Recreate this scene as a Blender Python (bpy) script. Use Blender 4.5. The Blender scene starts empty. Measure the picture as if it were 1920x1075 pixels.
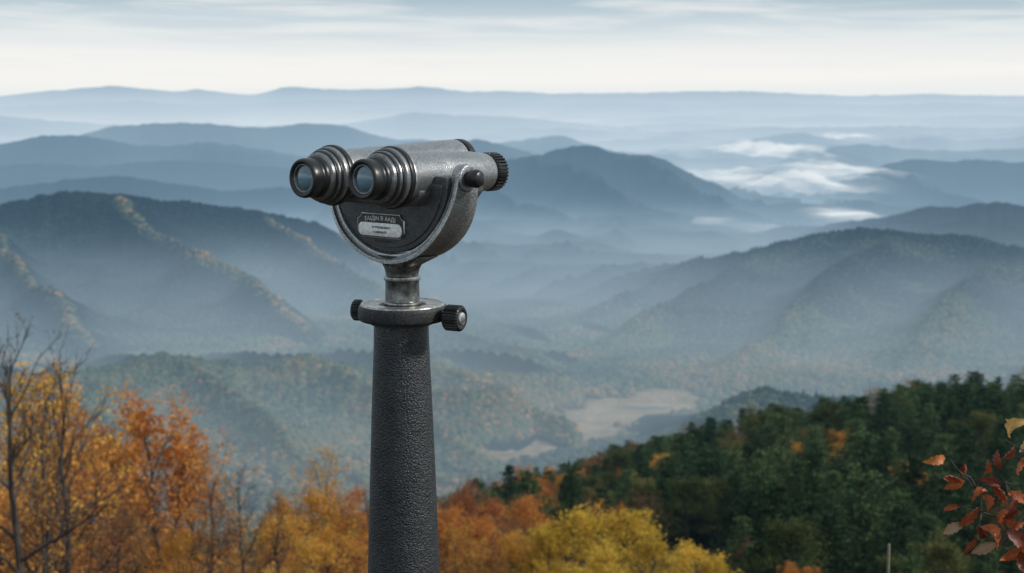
import bpy, bmesh, math, numpy as np
from mathutils import Vector, Matrix
PI=math.pi
scene=bpy.context.scene
COL=scene.collection
F=1920*50/36.0; PITCH=math.radians(7.63); CAMZ=1.6
def sight(px,py):
    u=(px-960)/F; v=(537.5-py)/F
    y=math.cos(PITCH)+v*math.sin(PITCH); z=-math.sin(PITCH)+v*math.cos(PITCH)
    return math.atan2(u,y), z/math.hypot(u,y)
# ------------------------------------------------------------ noise
_tab=np.random.default_rng(11).random((256,256))
def vn(x,y,s=0):
    x=np.asarray(x,float)+s*17.3; y=np.asarray(y,float)+s*31.7
    xi=np.floor(x).astype(int); yi=np.floor(y).astype(int)
    fx=x-xi; fy=y-yi; fx=fx*fx*fx*(fx*(fx*6-15)+10); fy=fy*fy*fy*(fy*(fy*6-15)+10)
    a=_tab[xi&255,yi&255]; b=_tab[(xi+1)&255,yi&255]; c=_tab[xi&255,(yi+1)&255]; d=_tab[(xi+1)&255,(yi+1)&255]
    return (a*(1-fx)+b*fx)*(1-fy)+(c*(1-fx)+d*fx)*fy
def fbm(x,y,o=5,s=0):
    t=0;a=.5;n=0
    for i in range(o):
        t=t+a*vn(x*2**i,y*2**i,s+i); n+=a; a*=.5
    return t/n
def rfbm(x,y,o=5,s=0):
    t=0;a=.5;n=0
    for i in range(o):
        t=t+a*(1-np.abs(2*vn(x*2**i,y*2**i,s+i)-1)); n+=a; a*=.5
    return t/n
def sstep(a,b,x):
    t=np.clip((x-a)/(b-a),0,1); return t*t*(3-2*t)
# ------------------------------------------------------------ mesh helpers
def mk(name,verts,faces,mat=None,smooth=True,attrs=None,parent=None,link=True):
    verts=np.asarray(verts,np.float32).reshape(-1,3)
    me=bpy.data.meshes.new(name)
    if isinstance(faces,np.ndarray):
        k=faces.shape[1]; nf=len(faces)
        me.vertices.add(len(verts)); me.vertices.foreach_set('co',verts.ravel())
        me.loops.add(nf*k); me.loops.foreach_set('vertex_index',faces.ravel().astype(np.int32))
        me.polygons.add(nf); me.polygons.foreach_set('loop_start',np.arange(0,nf*k,k,dtype=np.int32))
        me.update(calc_edges=True)
    else:
        me.from_pydata(verts.tolist(),[],faces)
    if smooth and len(me.polygons):
        me.polygons.foreach_set('use_smooth',np.ones(len(me.polygons),bool))
    if attrs:
        for n,(dom,arr) in attrs.items():
            a=me.attributes.new(n,'FLOAT',dom); a.data.foreach_set('value',np.asarray(arr,np.float32))
    if mat is not None:
        for m in (mat if isinstance(mat,(list,tuple)) else [mat]): me.materials.append(m)
    me.update()
    ob=bpy.data.objects.new(name,me)
    if link: COL.objects.link(ob)
    if parent: ob.parent=parent
    return ob
def grid_faces(nu,nv,wrap=False):
    i=np.arange(nu-(0 if wrap else 1))[:,None]; j=np.arange(nv-1)[None,:]
    i2=(i+1)%nu
    a=i*nv+j; b=i2*nv+j; c=i2*nv+j+1; d=i*nv+j+1
    return np.stack([a,b,c,d],-1).reshape(-1,4)
# ------------------------------------------------------------ node helpers
def newmat(name):
    m=bpy.data.materials.new(name); m.use_nodes=True
    nt=m.node_tree; nt.nodes.clear()
    m.cycles.emission_sampling='NONE'
    return m,nt
def N(nt,t,**k):
    n=nt.nodes.new(t)
    for a,b in k.items(): setattr(n,a,b)
    return n
def M(nt,op,a,b=None,c=None,clamp=False):
    n=nt.nodes.new('ShaderNodeMath'); n.operation=op; n.use_clamp=clamp
    for i,x in enumerate((a,b,c)):
        if x is None: continue
        if isinstance(x,(int,float)): n.inputs[i].default_value=x
        else: nt.links.new(x,n.inputs[i])
    return n.outputs[0]
def MIX(nt,f,a,b,bt='MIX'):
    n=nt.nodes.new('ShaderNodeMix'); n.data_type='RGBA'; n.blend_type=bt
    for s,x in ((n.inputs[0],f),(n.inputs[6],a),(n.inputs[7],b)):
        if isinstance(x,(int,float)): s.default_value=x
        elif isinstance(x,(tuple,list)): s.default_value=(*x[:3],1)
        else: nt.links.new(x,s)
    return n.outputs[2]
def RAMP(nt,f,stops):
    n=nt.nodes.new('ShaderNodeValToRGB'); e=n.color_ramp.elements
    while len(e)<len(stops): e.new(.5)
    for i,(p,c) in enumerate(stops):
        e[i].position=p; e[i].color=(*c,1) if len(c)==3 else c
    nt.links.new(f,n.inputs[0]); return n.outputs[0]
def NOISE(nt,vec,scale,detail=4,rough=.55):
    n=nt.nodes.new('ShaderNodeTexNoise'); n.inputs['Scale'].default_value=scale
    n.inputs['Detail'].default_value=detail; n.inputs['Roughness'].default_value=rough
    if vec is not None: nt.links.new(vec,n.inputs['Vector'])
    return n.outputs['Fac']
# haze painted into the materials: emission by distance and height, denser low down
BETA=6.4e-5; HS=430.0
hz=bpy.data.node_groups.new('painted_haze','ShaderNodeTree')
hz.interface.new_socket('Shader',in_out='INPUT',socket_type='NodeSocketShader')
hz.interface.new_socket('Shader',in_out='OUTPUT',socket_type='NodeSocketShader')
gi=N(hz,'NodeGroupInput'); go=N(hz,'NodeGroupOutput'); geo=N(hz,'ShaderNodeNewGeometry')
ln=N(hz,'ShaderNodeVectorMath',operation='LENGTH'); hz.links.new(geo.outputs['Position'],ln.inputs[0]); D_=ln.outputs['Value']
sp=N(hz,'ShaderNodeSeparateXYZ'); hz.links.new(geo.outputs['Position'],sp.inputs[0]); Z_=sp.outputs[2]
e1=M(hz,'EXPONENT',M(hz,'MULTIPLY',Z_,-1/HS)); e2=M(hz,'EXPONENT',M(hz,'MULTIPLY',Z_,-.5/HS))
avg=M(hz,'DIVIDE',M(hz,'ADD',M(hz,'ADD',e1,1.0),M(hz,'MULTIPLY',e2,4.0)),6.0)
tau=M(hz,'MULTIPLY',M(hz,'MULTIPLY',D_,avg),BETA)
# painted mist on low ground; its top sinks with the land
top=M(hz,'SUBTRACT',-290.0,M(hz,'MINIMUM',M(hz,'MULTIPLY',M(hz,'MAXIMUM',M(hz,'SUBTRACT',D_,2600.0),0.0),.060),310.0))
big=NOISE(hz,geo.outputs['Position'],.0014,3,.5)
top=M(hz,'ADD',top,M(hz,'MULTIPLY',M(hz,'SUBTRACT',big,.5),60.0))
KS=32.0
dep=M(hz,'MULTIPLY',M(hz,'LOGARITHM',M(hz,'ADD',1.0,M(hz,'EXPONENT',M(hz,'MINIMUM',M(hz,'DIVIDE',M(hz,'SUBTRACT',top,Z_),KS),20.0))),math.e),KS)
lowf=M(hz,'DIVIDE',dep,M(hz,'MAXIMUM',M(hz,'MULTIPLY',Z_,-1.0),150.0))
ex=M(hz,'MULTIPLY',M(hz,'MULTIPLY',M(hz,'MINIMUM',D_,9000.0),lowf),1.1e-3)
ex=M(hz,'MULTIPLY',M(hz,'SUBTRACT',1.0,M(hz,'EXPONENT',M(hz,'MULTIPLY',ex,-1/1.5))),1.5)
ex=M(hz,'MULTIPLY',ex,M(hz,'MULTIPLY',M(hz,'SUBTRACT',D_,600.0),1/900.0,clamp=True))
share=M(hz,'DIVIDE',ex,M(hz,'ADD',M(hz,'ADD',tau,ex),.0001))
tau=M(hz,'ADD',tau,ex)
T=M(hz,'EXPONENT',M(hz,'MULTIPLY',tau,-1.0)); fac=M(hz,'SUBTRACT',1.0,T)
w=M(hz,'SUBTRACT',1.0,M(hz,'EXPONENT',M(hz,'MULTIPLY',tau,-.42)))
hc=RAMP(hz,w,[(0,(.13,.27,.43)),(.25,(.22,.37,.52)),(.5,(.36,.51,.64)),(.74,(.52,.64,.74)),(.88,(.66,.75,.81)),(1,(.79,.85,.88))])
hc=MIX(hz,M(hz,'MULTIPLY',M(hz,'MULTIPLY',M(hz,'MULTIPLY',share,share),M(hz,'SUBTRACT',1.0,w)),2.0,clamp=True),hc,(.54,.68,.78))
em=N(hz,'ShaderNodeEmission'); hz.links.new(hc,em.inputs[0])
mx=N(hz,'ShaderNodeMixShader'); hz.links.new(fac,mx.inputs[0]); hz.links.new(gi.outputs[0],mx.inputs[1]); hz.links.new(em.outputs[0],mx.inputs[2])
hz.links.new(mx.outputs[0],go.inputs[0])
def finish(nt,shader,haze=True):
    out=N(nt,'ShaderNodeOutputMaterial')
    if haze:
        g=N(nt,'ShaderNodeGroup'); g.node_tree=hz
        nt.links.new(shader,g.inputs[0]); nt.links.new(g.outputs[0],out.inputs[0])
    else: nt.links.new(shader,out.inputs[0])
def bump(nt,h,strength,dist):
    b=N(nt,'ShaderNodeBump'); b.inputs['Strength'].default_value=strength; b.inputs['Distance'].default_value=dist
    nt.links.new(h,b.inputs['Height']); return b.outputs[0]
def princ(nt,col,rough=.8,metal=0,normal=None,spec=None):
    p=N(nt,'ShaderNodeBsdfPrincipled')
    for k,v in (('Base Color',col),('Roughness',rough),('Metallic',metal)):
        if isinstance(v,(tuple,list)): p.inputs[k].default_value=(*v,1)
        elif isinstance(v,(int,float)): p.inputs[k].default_value=v
        else: nt.links.new(v,p.inputs[k])
    if normal is not None: nt.links.new(normal,p.inputs['Normal'])
    if spec is not None: p.inputs['Specular IOR Level'].default_value=spec
    return p.outputs[0]
def leafmat(name,cols,trans=.3,haze=True,objvar=.5):
    m,nt=newmat(name)
    at=N(nt,'ShaderNodeAttribute',attribute_name='rnd'); oi=N(nt,'ShaderNodeObjectInfo'); g=N(nt,'ShaderNodeNewGeometry')
    nz=NOISE(nt,g.outputs['Position'],.55,3)
    f=M(nt,'ADD',M(nt,'MULTIPLY',at.outputs['Fac'],.42),M(nt,'MULTIPLY',M(nt,'SUBTRACT',nz,.32),.9))
    f=M(nt,'ADD',f,M(nt,'MULTIPLY',M(nt,'SUBTRACT',oi.outputs['Random'],.45),objvar),clamp=True)
    c=RAMP(nt,f,[(i/(len(cols)-1),c) for i,c in enumerate(cols)])
    d=N(nt,'ShaderNodeBsdfDiffuse'); t=N(nt,'ShaderNodeBsdfTranslucent'); x=N(nt,'ShaderNodeMixShader'); x.inputs[0].default_value=trans
    nt.links.new(c,d.inputs[0]); nt.links.new(c,t.inputs[0]); nt.links.new(d.outputs[0],x.inputs[1]); nt.links.new(t.outputs[0],x.inputs[2])
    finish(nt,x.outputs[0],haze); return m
ORANGE=leafmat('leaves_orange',[(.30,.11,.035),(.53,.21,.055),(.72,.34,.085),(.80,.50,.14)],.45)
GOLD=leafmat('leaves_golden_orange',[(.36,.17,.04),(.58,.30,.06),(.76,.43,.085),(.82,.57,.16)],.45)
YELLOW=leafmat('leaves_yellow',[(.36,.23,.04),(.60,.41,.06),(.78,.55,.10),(.86,.68,.19)],.45,objvar=.4)
REDB=leafmat('leaves_red_brown',[(.15,.06,.035),(.34,.125,.055),(.50,.19,.075),(.58,.28,.11)],.45)
BROWN=leafmat('leaves_brown',[(.08,.05,.03),(.19,.10,.05),(.29,.15,.065),(.38,.21,.085)],.35)
PINE=leafmat('needles_dark_green',[(.024,.044,.022),(.045,.080,.038),(.076,.122,.052),(.12,.165,.07)],trans=.22,objvar=.9)
OLIVE=leafmat('leaves_olive_green',[(.04,.055,.022),(.08,.10,.038),(.14,.15,.052),(.23,.20,.07)])
m,nt=newmat('bark'); g=N(nt,'ShaderNodeNewGeometry')
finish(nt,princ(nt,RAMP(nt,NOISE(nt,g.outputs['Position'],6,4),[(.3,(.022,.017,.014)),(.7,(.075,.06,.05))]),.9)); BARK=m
# canopy of distant woods: colour carried by each tree
m,nt=newmat('distant_woods')
at=N(nt,'ShaderNodeAttribute',attribute_name='tint'); at.attribute_type='INSTANCER'
g=N(nt,'ShaderNodeNewGeometry'); oi=N(nt,'ShaderNodeObjectInfo')
f=M(nt,'ADD',at.outputs['Fac'],M(nt,'MULTIPLY',M(nt,'SUBTRACT',oi.outputs['Random'],.5),.16),clamp=True)
c=RAMP(nt,f,[(0,(.013,.026,.030)),(.2,(.034,.058,.050)),(.42,(.10,.135,.080)),(.6,(.18,.145,.080)),(.78,(.30,.18,.09)),(1,(.46,.29,.14))])
c=MIX(nt,1.0,c,RAMP(nt,NOISE(nt,g.outputs['Position'],.35,3),[(.3,(.6,.6,.6)),(.7,(1.3,1.3,1.3))]),'MULTIPLY')
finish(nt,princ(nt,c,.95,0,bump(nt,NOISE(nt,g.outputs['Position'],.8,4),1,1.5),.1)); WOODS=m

# ------------------------------------------------------------ terrain functions
thk=np.radians([-180,-60,-20,-12,-3,5,9,13,17,20,60,180])
rck=[400,400,400,430,480,430,400,370,340,330,330,330]
zck=[-140,-140,-140,-150,-152,-117,-100,-87,-75,-70,-66,-66]
def ground_z(th,r):
    th,r=np.broadcast_arrays(np.asarray(th,float),np.asarray(r,float))
    rc=np.interp(th,thk,rck); zc=np.interp(th,thk,zck)
    near=np.interp(r,[0,4.2,10,20,55,110],[0,0,-4,-7.8,-20.5,-41])
    a=np.clip((r-110)/(rc-110),0,1); mid=-41+(zc+41)*a
    b=np.clip((r-rc)/620,0,1); b=b*b*(3-2*b)*.5+b*.5; far=zc+(-340-zc)*b
    z=np.where(r<110,near,np.where(r<rc,mid,far))
    x=r*np.sin(th); y=r*np.cos(th)
    z=z+(fbm(x/30,y/30,4,3)-.5)*6*sstep(30,200,r)*(1-sstep(900,1200,r))
    dz=-np.clip((r-1750)*.05,0,360)
    z=z+dz
    amp=230*sstep(4200,9000,r)
    z=z+amp*(rfbm(x/2600,y/1700,5,9)-.45)*(1.0)
    z=z+(fbm(x/300,y/300,4,5)-.5)*50*sstep(1700,2400,r)
    return z
def meadow(th,r):
    x=r*np.sin(th); y=r*np.cos(th)
    n=(fbm(x/60,y/60,4,21)-.5)*1.0
    def el(px,py,wd,wr):
        a,t=sight(px,py); rr=-341.6/t
        return 1-np.sqrt(((th-a)/math.radians(wd))**2+((r-rr)/wr)**2)
    v=np.maximum.reduce([el(1250,750,1.6,74),el(1165,772,1.7,70),el(1095,797,1.7,74),el(1030,822,1.7,66),el(920,842,2.4,52)])
    return sstep(-.25,.30,v+n*.5)
# ground sheet
thf=np.concatenate([np.radians(np.linspace(-180,-32,38)),np.radians(np.linspace(-31,-24,8)),np.radians(np.linspace(-23.8,23.8,400)),np.radians(np.linspace(24,31,8)),np.radians(np.linspace(32,180,38))])
rf=np.concatenate([[0.01],np.linspace(.5,10,30),np.geomspace(10.4,900,150),np.linspace(905,2300,180),np.geomspace(2320,70000,260)])
TH,R=np.meshgrid(thf,rf,indexing='ij')
Z=ground_z(TH,R); MD=meadow(TH,R)
V=np.stack([R*np.sin(TH),R*np.cos(TH),Z],-1).reshape(-1,3)
m,nt=newmat('ground'); g=N(nt,'ShaderNodeNewGeometry'); P=g.outputs['Position']
ln=N(nt,'ShaderNodeVectorMath',operation='LENGTH'); nt.links.new(P,ln.inputs[0]); d=ln.outputs['Value']
near=RAMP(nt,NOISE(nt,P,1.3,6),[(.3,(.03,.022,.014)),(.55,(.075,.05,.028)),(.75,(.13,.075,.035))])
wood=RAMP(nt,NOISE(nt,P,.012,7,.65),[(.32,(.014,.028,.02)),(.5,(.04,.05,.028)),(.62,(.08,.06,.035)),(.72,(.11,.08,.05))])
grs=RAMP(nt,NOISE(nt,P,.022,7,.68),[(.3,(.16,.13,.075)),(.5,(.32,.245,.15)),(.7,(.41,.32,.20))])
at=N(nt,'ShaderNodeAttribute',attribute_name='meadow')
c=MIX(nt,M(nt,'DIVIDE',M(nt,'SUBTRACT',d,150),300,clamp=True),near,wood)
c=MIX(nt,at.outputs['Fac'],c,grs)
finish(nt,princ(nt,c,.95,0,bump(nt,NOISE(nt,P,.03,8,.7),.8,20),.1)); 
gr=mk('ground',V,grid_faces(len(thf),len(rf)),m,True,{'meadow':('POINT',MD.ravel())})
gr['kind']='structure'

# ------------------------------------------------------------ ridges
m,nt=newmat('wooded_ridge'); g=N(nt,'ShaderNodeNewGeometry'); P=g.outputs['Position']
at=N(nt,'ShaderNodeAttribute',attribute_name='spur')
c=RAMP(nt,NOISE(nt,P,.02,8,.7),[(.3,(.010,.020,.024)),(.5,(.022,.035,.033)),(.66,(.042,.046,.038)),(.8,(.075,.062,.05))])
c=MIX(nt,M(nt,'MULTIPLY',at.outputs['Fac'],.15),c,(.16,.11,.07))  # spur crests lightened in the colour, as if catching sun
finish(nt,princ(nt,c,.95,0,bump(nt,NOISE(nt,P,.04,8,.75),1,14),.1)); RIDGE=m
class Ridge: pass
def ridge(name,label,prof,D,Wf,Wb,seed,A=20,spurk=0,wavel=250,rough=1.0,naz=300,nf=60,slant=0.0,cat='mountain ridge',fade=1.6,periodic=0,ph0=None,pwr=1.08):
    R_=Ridge()
    s=[sight(*p) for p in prof]; ta=np.array([q[0] for q in s]); tt=np.array([q[1] for q in s])
    R_.th0,R_.th1=ta[0],ta[-1]
    ph0=seed*.37 if ph0 is None else ph0
    def crest(th):
        rc=D*(1+.10*(fbm(th*6,0*th+seed,2,seed)-.5)+slant*th)
        t=np.interp(th,ta,tt)
        # soften the interpolation
        k=.004; t=(np.interp(th-k,ta,tt)+np.interp(th+k,ta,tt)+2*t)/4
        t=t+ (fbm(th*140,th*0+seed,3,seed)-.5)*.0022*rough
        return rc,CAMZ+rc*t
    def height(th,r):
        th,r=np.broadcast_arrays(np.asarray(th,float),np.asarray(r,float))
        rc,zc=crest(th); b=ground_z(th,np.minimum(r,rc))-6
        # the ridge sinks into the lowland at both ends
        fd=sstep(0,math.radians(fade),th-R_.th0)*sstep(0,math.radians(fade),R_.th1-th)
        b=b-30*(1-fd); zc=b+(zc-b)*fd
        t=np.where(r<rc,(rc-r)/Wf,(r-rc)/Wb)
        sh=np.where(r<rc,np.clip(1-t,0,1)**pwr,np.clip(1-t,0,1)**1.5)
        x=r*np.sin(th); y=r*np.cos(th)
        env=np.clip(t,0,1)*np.clip(1-t,0,1)*4*fd
        env=np.clip(env,0,1)**.75 if periodic else env
        q=(x+spurk*(rc-r))/wavel+ .35*(fbm(x/260,y/260,3,4)-.5)+ph0
        if periodic:
            sp=1-np.abs(np.sin(PI*(q+.5*(vn(q*.9,q*0,seed)-.5)))); sp=sp**1.25
        else:
            sp=(1-np.abs(2*vn(q,y/2500,seed)-1))**2
        z=b+(zc-b)*sh+env*A*(sp-.45)*1.2+env*A*.55*(rfbm(x/(wavel*.6),y/(wavel*.6),4,seed+2)-.5)
        return z,sp*sstep(.02,.12,t)*sstep(1,.92,t)*(r<rc)
    R_.height=height; R_.crest=crest
    th=np.linspace(R_.th0,R_.th1,naz)
    u=np.concatenate([-np.linspace(1,0,nf)**1.1,np.linspace(0,1,14)[1:]])
    TH,U=np.meshgrid(th,u,indexing='ij'); rc,_=crest(TH)
    RR=rc+np.where(U<0,U*Wf,U*Wb)
    Z,sp=height(TH,RR)
    V=np.stack([RR*np.sin(TH),RR*np.cos(TH),Z],-1).reshape(-1,3)
    o=mk(name,V,grid_faces(naz,len(u)),RIDGE,True,{'spur':('POINT',(sstep(.55,.95,sp)).ravel())})
    o['kind']='structure'; o['label']=label; o['category']=cat
    R_.D=D;R_.Wf=Wf;R_.Wb=Wb
    return R_
ridge('mountain_range','palest blue mountain range along the horizon',[(-300,178),(0,181),(80,172),(150,166),(210,161),(270,167),(330,172),(370,167),(430,175),(480,179),(510,170),(540,162),(590,166),(640,168),(700,168),(745,166),(790,162),(830,166),(870,172),(960,171),(1040,176),(1200,174),(1300,172),(1400,171),(1500,176),(1600,180),(1750,176),(1830,179),(1920,180),(2200,178)],46000,12000,9000,1,A=150,wavel=3000,rough=.5,naz=500)
ridge('mountain_range','very pale range in front of the horizon mountains',[(-300,196),(0,200),(120,194),(260,190),(400,197),(520,192),(620,187),(760,192),(900,190),(1000,196),(1150,192),(1300,198),(1450,193),(1620,198),(1760,192),(1920,197),(2200,195)],37000,8000,6000,21,A=120,wavel=2500,rough=.8,naz=400)
ridge('mountain_ridge','pale blue ridge rising from the haze',[(-200,225),(0,218),(120,228),(300,240),(500,236),(640,232),(700,224),(780,210),(860,216),(950,219),(1050,228),(1150,238),(1300,232),(1480,242)],26000,6000,5000,2,A=80,wavel=1600,rough=.7)
ridge('mountain_ridge','faint pale ridge in the far haze',[(1000,240),(1150,225),(1300,216),(1420,222),(1560,214),(1700,222),(1820,215),(2000,220),(2200,216)],30000,6000,5000,22,A=80,wavel=1600,rough=.7)
ridge('mountain_ridge','soft pale ridge above the blue ridges',[(820,262),(950,246),(1060,240),(1180,250),(1300,244),(1420,238),(1560,240),(1700,236),(1820,241),(2000,236),(2200,240)],23000,5000,4500,31,A=90,wavel=1500,rough=.9)
ridge('mountain_ridge','pale hazy ridge beyond the misty valley',[(1050,290),(1200,272),(1300,275),(1400,264),(1480,249),(1540,252),(1600,266),(1680,262),(1740,255),(1800,264),(1920,256),(2150,250)],18000,5000,4000,3,A=80,wavel=1400,rough=.9)
ridge('mountain_ridge','hazy blue ridge with two rounded tops',[(0,285),(160,250),(220,235),(290,233),(350,229),(420,236),(470,240),(520,237),(570,230),(620,234),(660,239),(700,252),(740,262),(800,262),(880,275),(1000,260),(1040,252),(1080,262),(1150,285),(1250,290),(1330,300)],14500,4200,3000,4,A=80,wavel=1000,rough=1)
ridge('mountain_ridge','blue ridge with long flat shoulder',[(-250,300),(-100,282),(0,272),(60,258),(130,251),(190,260),(260,272),(320,273),(370,268),(440,272),(520,285),(600,298),(680,280),(760,270),(840,266),(900,262),(950,275),(1010,291),(1060,300),(1160,330)],10500,3900,2000,5,A=90,wavel=800,rough=1.2)
ridge('mountain_ridge','slate blue peak with long descending flank',[(700,350),(820,318),(900,304),(960,298),(1010,291),(1040,281),(1070,274),(1110,273),(1150,286),(1180,291),(1215,290),(1250,302),(1300,328),(1350,348),(1400,376),(1440,392),(1500,408),(1560,425),(1620,450)],7800,2300,1500,6,A=110,wavel=550,rough=1.3,spurk=-.4,periodic=1)
ridge('mountain_ridge','low misty ridge below the long shoulder',[(-300,325),(-100,318),(60,306),(180,312),(320,300),(450,308),(600,322),(720,330),(860,335),(980,340),(1100,352)],8600,2000,1500,32,A=70,wavel=600,rough=1.2)
ridge('mountain_ridge','blue ridge standing over valley mist',[(1500,372),(1590,340),(1640,318),(1680,303),(1720,299),(1770,305),(1840,299),(1900,306),(2000,300),(2200,310)],9000,2100,1500,7,A=80,wavel=600,rough=1)
ridge('mountain_ridge','low hazy ridge beside valley mist',[(1380,320),(1500,290),(1560,276),(1620,270),(1700,278),(1800,285),(1950,275),(2150,270)],13500,3000,2000,17,A=70,wavel=900,rough=1)
ridge('hill','small wooded knoll rising out of mist',[(1240,350),(1350,330),(1400,316),(1440,320),(1490,330),(1600,345)],10300,900,800,8,A=20,rough=.7,cat='hill')
ridge('mountain_ridge','hazy low ridge in the valley haze',[(-300,350),(-100,345),(0,355),(120,338),(220,330),(330,345),(420,358),(520,352),(640,360),(760,350),(860,372),(960,392),(1100,430)],6900,1600,1200,9,A=60,wavel=500,rough=1.2)
ridge('mountain_ridge','hazy slope behind the viewer valley',[(760,420),(860,396),(960,372),(1060,366),(1150,382),(1260,405),(1360,420),(1500,440)],7000,1000,900,23,A=60,wavel=500,rough=1.2)
ridge('mountain_ridge','rounded hazy ridge above the valley',[(850,450),(940,434),(1000,424),(1080,415),(1150,402),(1200,395),(1245,395),(1300,408),(1360,424),(1430,438),(1480,452),(1600,490)],5800,1100,1000,10,A=70,wavel=380,rough=1.3)
ridge('mountain_ridge','faint ridge low in the valley',[(650,480),(780,462),(850,458),(920,450),(1000,446),(1080,452),(1150,470),(1230,488),(1400,525)],4800,800,900,11,A=60,wavel=330,rough=1.3)
ridge('mountain_ridge','misty ridge spur dropping to the valley floor',[(700,510),(850,498),(950,490),(1040,486),(1120,500),(1200,520),(1300,540),(1400,560)],4100,700,800,24,A=60,wavel=280,rough=1.3)
ridge('mountain_ridge','low wooded spur in the misty valley',[(760,560),(860,540),(950,536),(1040,545),(1120,556),(1220,575),(1320,600)],3500,450,500,33,A=40,wavel=200,rough=1.3,fade=1.2)
ridge('mountain_ridge','dark wooded mountain behind the forested hill',[(1400,505),(1480,475),(1560,440),(1610,424),(1660,410),(1700,398),(1740,388),(1800,390),(1840,380),(1880,379),(1930,388),(2000,380),(2200,400)],4500,1500,900,12,A=50,wavel=350,rough=1.5)
R4=ridge('mountain_ridge','dark blue wooded mountain with spurs tinted rust like sunlit crests',[(-350,430),(-150,398),(0,386),(50,374),(100,365),(150,362),(200,369),(250,367),(290,376),(350,380),(430,392),(500,402),(560,412),(610,430),(650,446),(700,478),(760,508),(820,545),(880,585),(950,620),(1050,655),(1180,690)],3200,1250,900,13,A=56,spurk=-.5,wavel=235,rough=1.0,naz=460,nf=130,periodic=1,pwr=1.0)
R6=ridge('hill','broad forested hill with autumn trees below',[(820,670),(900,630),(980,592),(1060,562),(1180,528),(1290,496),(1350,482),(1430,468),(1500,450),(1560,436),(1610,430),(1660,431),(1720,444),(1800,442),(1870,458),(1930,474),(2050,470),(2250,500)],2750,1000,700,14,A=32,spurk=.5,wavel=190,rough=1.0,naz=380,nf=100,cat='hill',periodic=1,pwr=1.0)
R10=ridge('hill','rounded wooded hillock on the valley floor',[(620,700),(760,668),(860,656),(960,652),(1060,660),(1140,672),(1230,688),(1330,700),(1440,718)],2000,230,260,41,A=22,wavel=110,rough=2,naz=220,nf=50,cat='hill',fade=1.4,spurk=-.4,periodic=1)
R7=ridge('hill','low forested hill beside the valley meadow',[(-350,740),(0,724),(130,704),(250,684),(330,676),(400,680),(470,686),(560,680),(700,692),(800,702),(860,700),(960,706),(1050,722),(1095,742),(1140,775)],1620,380,300,15,A=26,wavel=150,rough=2,naz=260,nf=60,cat='hill',spurk=-.6,periodic=1)
R8=ridge('hill','wooded knoll in the valley',[(560,820),(700,760),(790,742),(860,735),(920,742),(980,762),(1010,785),(1040,815)],1440,130,150,16,A=14,wavel=80,rough=2,naz=120,nf=40,cat='hill',fade=.8)
R9=ridge('hill','low rust-coloured wooded rise by the meadow',[(780,920),(900,905),(1000,892),(1100,868),(1200,838),(1260,816),(1320,784),(1370,752),(1430,730),(1500,745),(1580,752),(1700,740),(1900,735),(2200,730)],1330,260,200,18,A=14,wavel=90,rough=2,naz=200,nf=40,cat='hill')

# ------------------------------------------------------------ distant woods (instances)
protos=bpy.data.collections.new('woodland_shapes')
def blob(seed,kind):
    bm=bmesh.new(); bmesh.ops.create_icosphere(bm,subdivisions=3,radius=1)
    vs=np.array([v.co[:] for v in bm.verts]); r=np.random.default_rng(seed)
    dirs=r.normal(size=(22,3)); dirs/=np.linalg.norm(dirs,axis=1)[:,None]; 
    dd=np.max(vs@dirs.T,axis=1)
    vs=vs*(.62+.5*sstep(.75,1,dd))[:,None]+r.normal(size=vs.shape)*.035
    if kind=='cone':
        h=(vs[:,2]+1)/2; k=1.05-.85*np.clip(h,0,1); vs[:,0]*=k*.8; vs[:,1]*=k*.8; vs[:,2]*=1.3
        vs[:,2]+=.9
    else: vs[:,2]=vs[:,2]*.85+.45
    for v,c in zip(bm.verts,vs): v.co=c
    me=bpy.data.meshes.new('canopy'); bm.to_mesh(me); bm.free()
    me.materials.append(WOODS)
    o=bpy.data.objects.new('canopy',me); protos.objects.link(o)
for i in range(4): blob(i,'round')
for i in range(2): blob(10+i,'cone')
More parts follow.
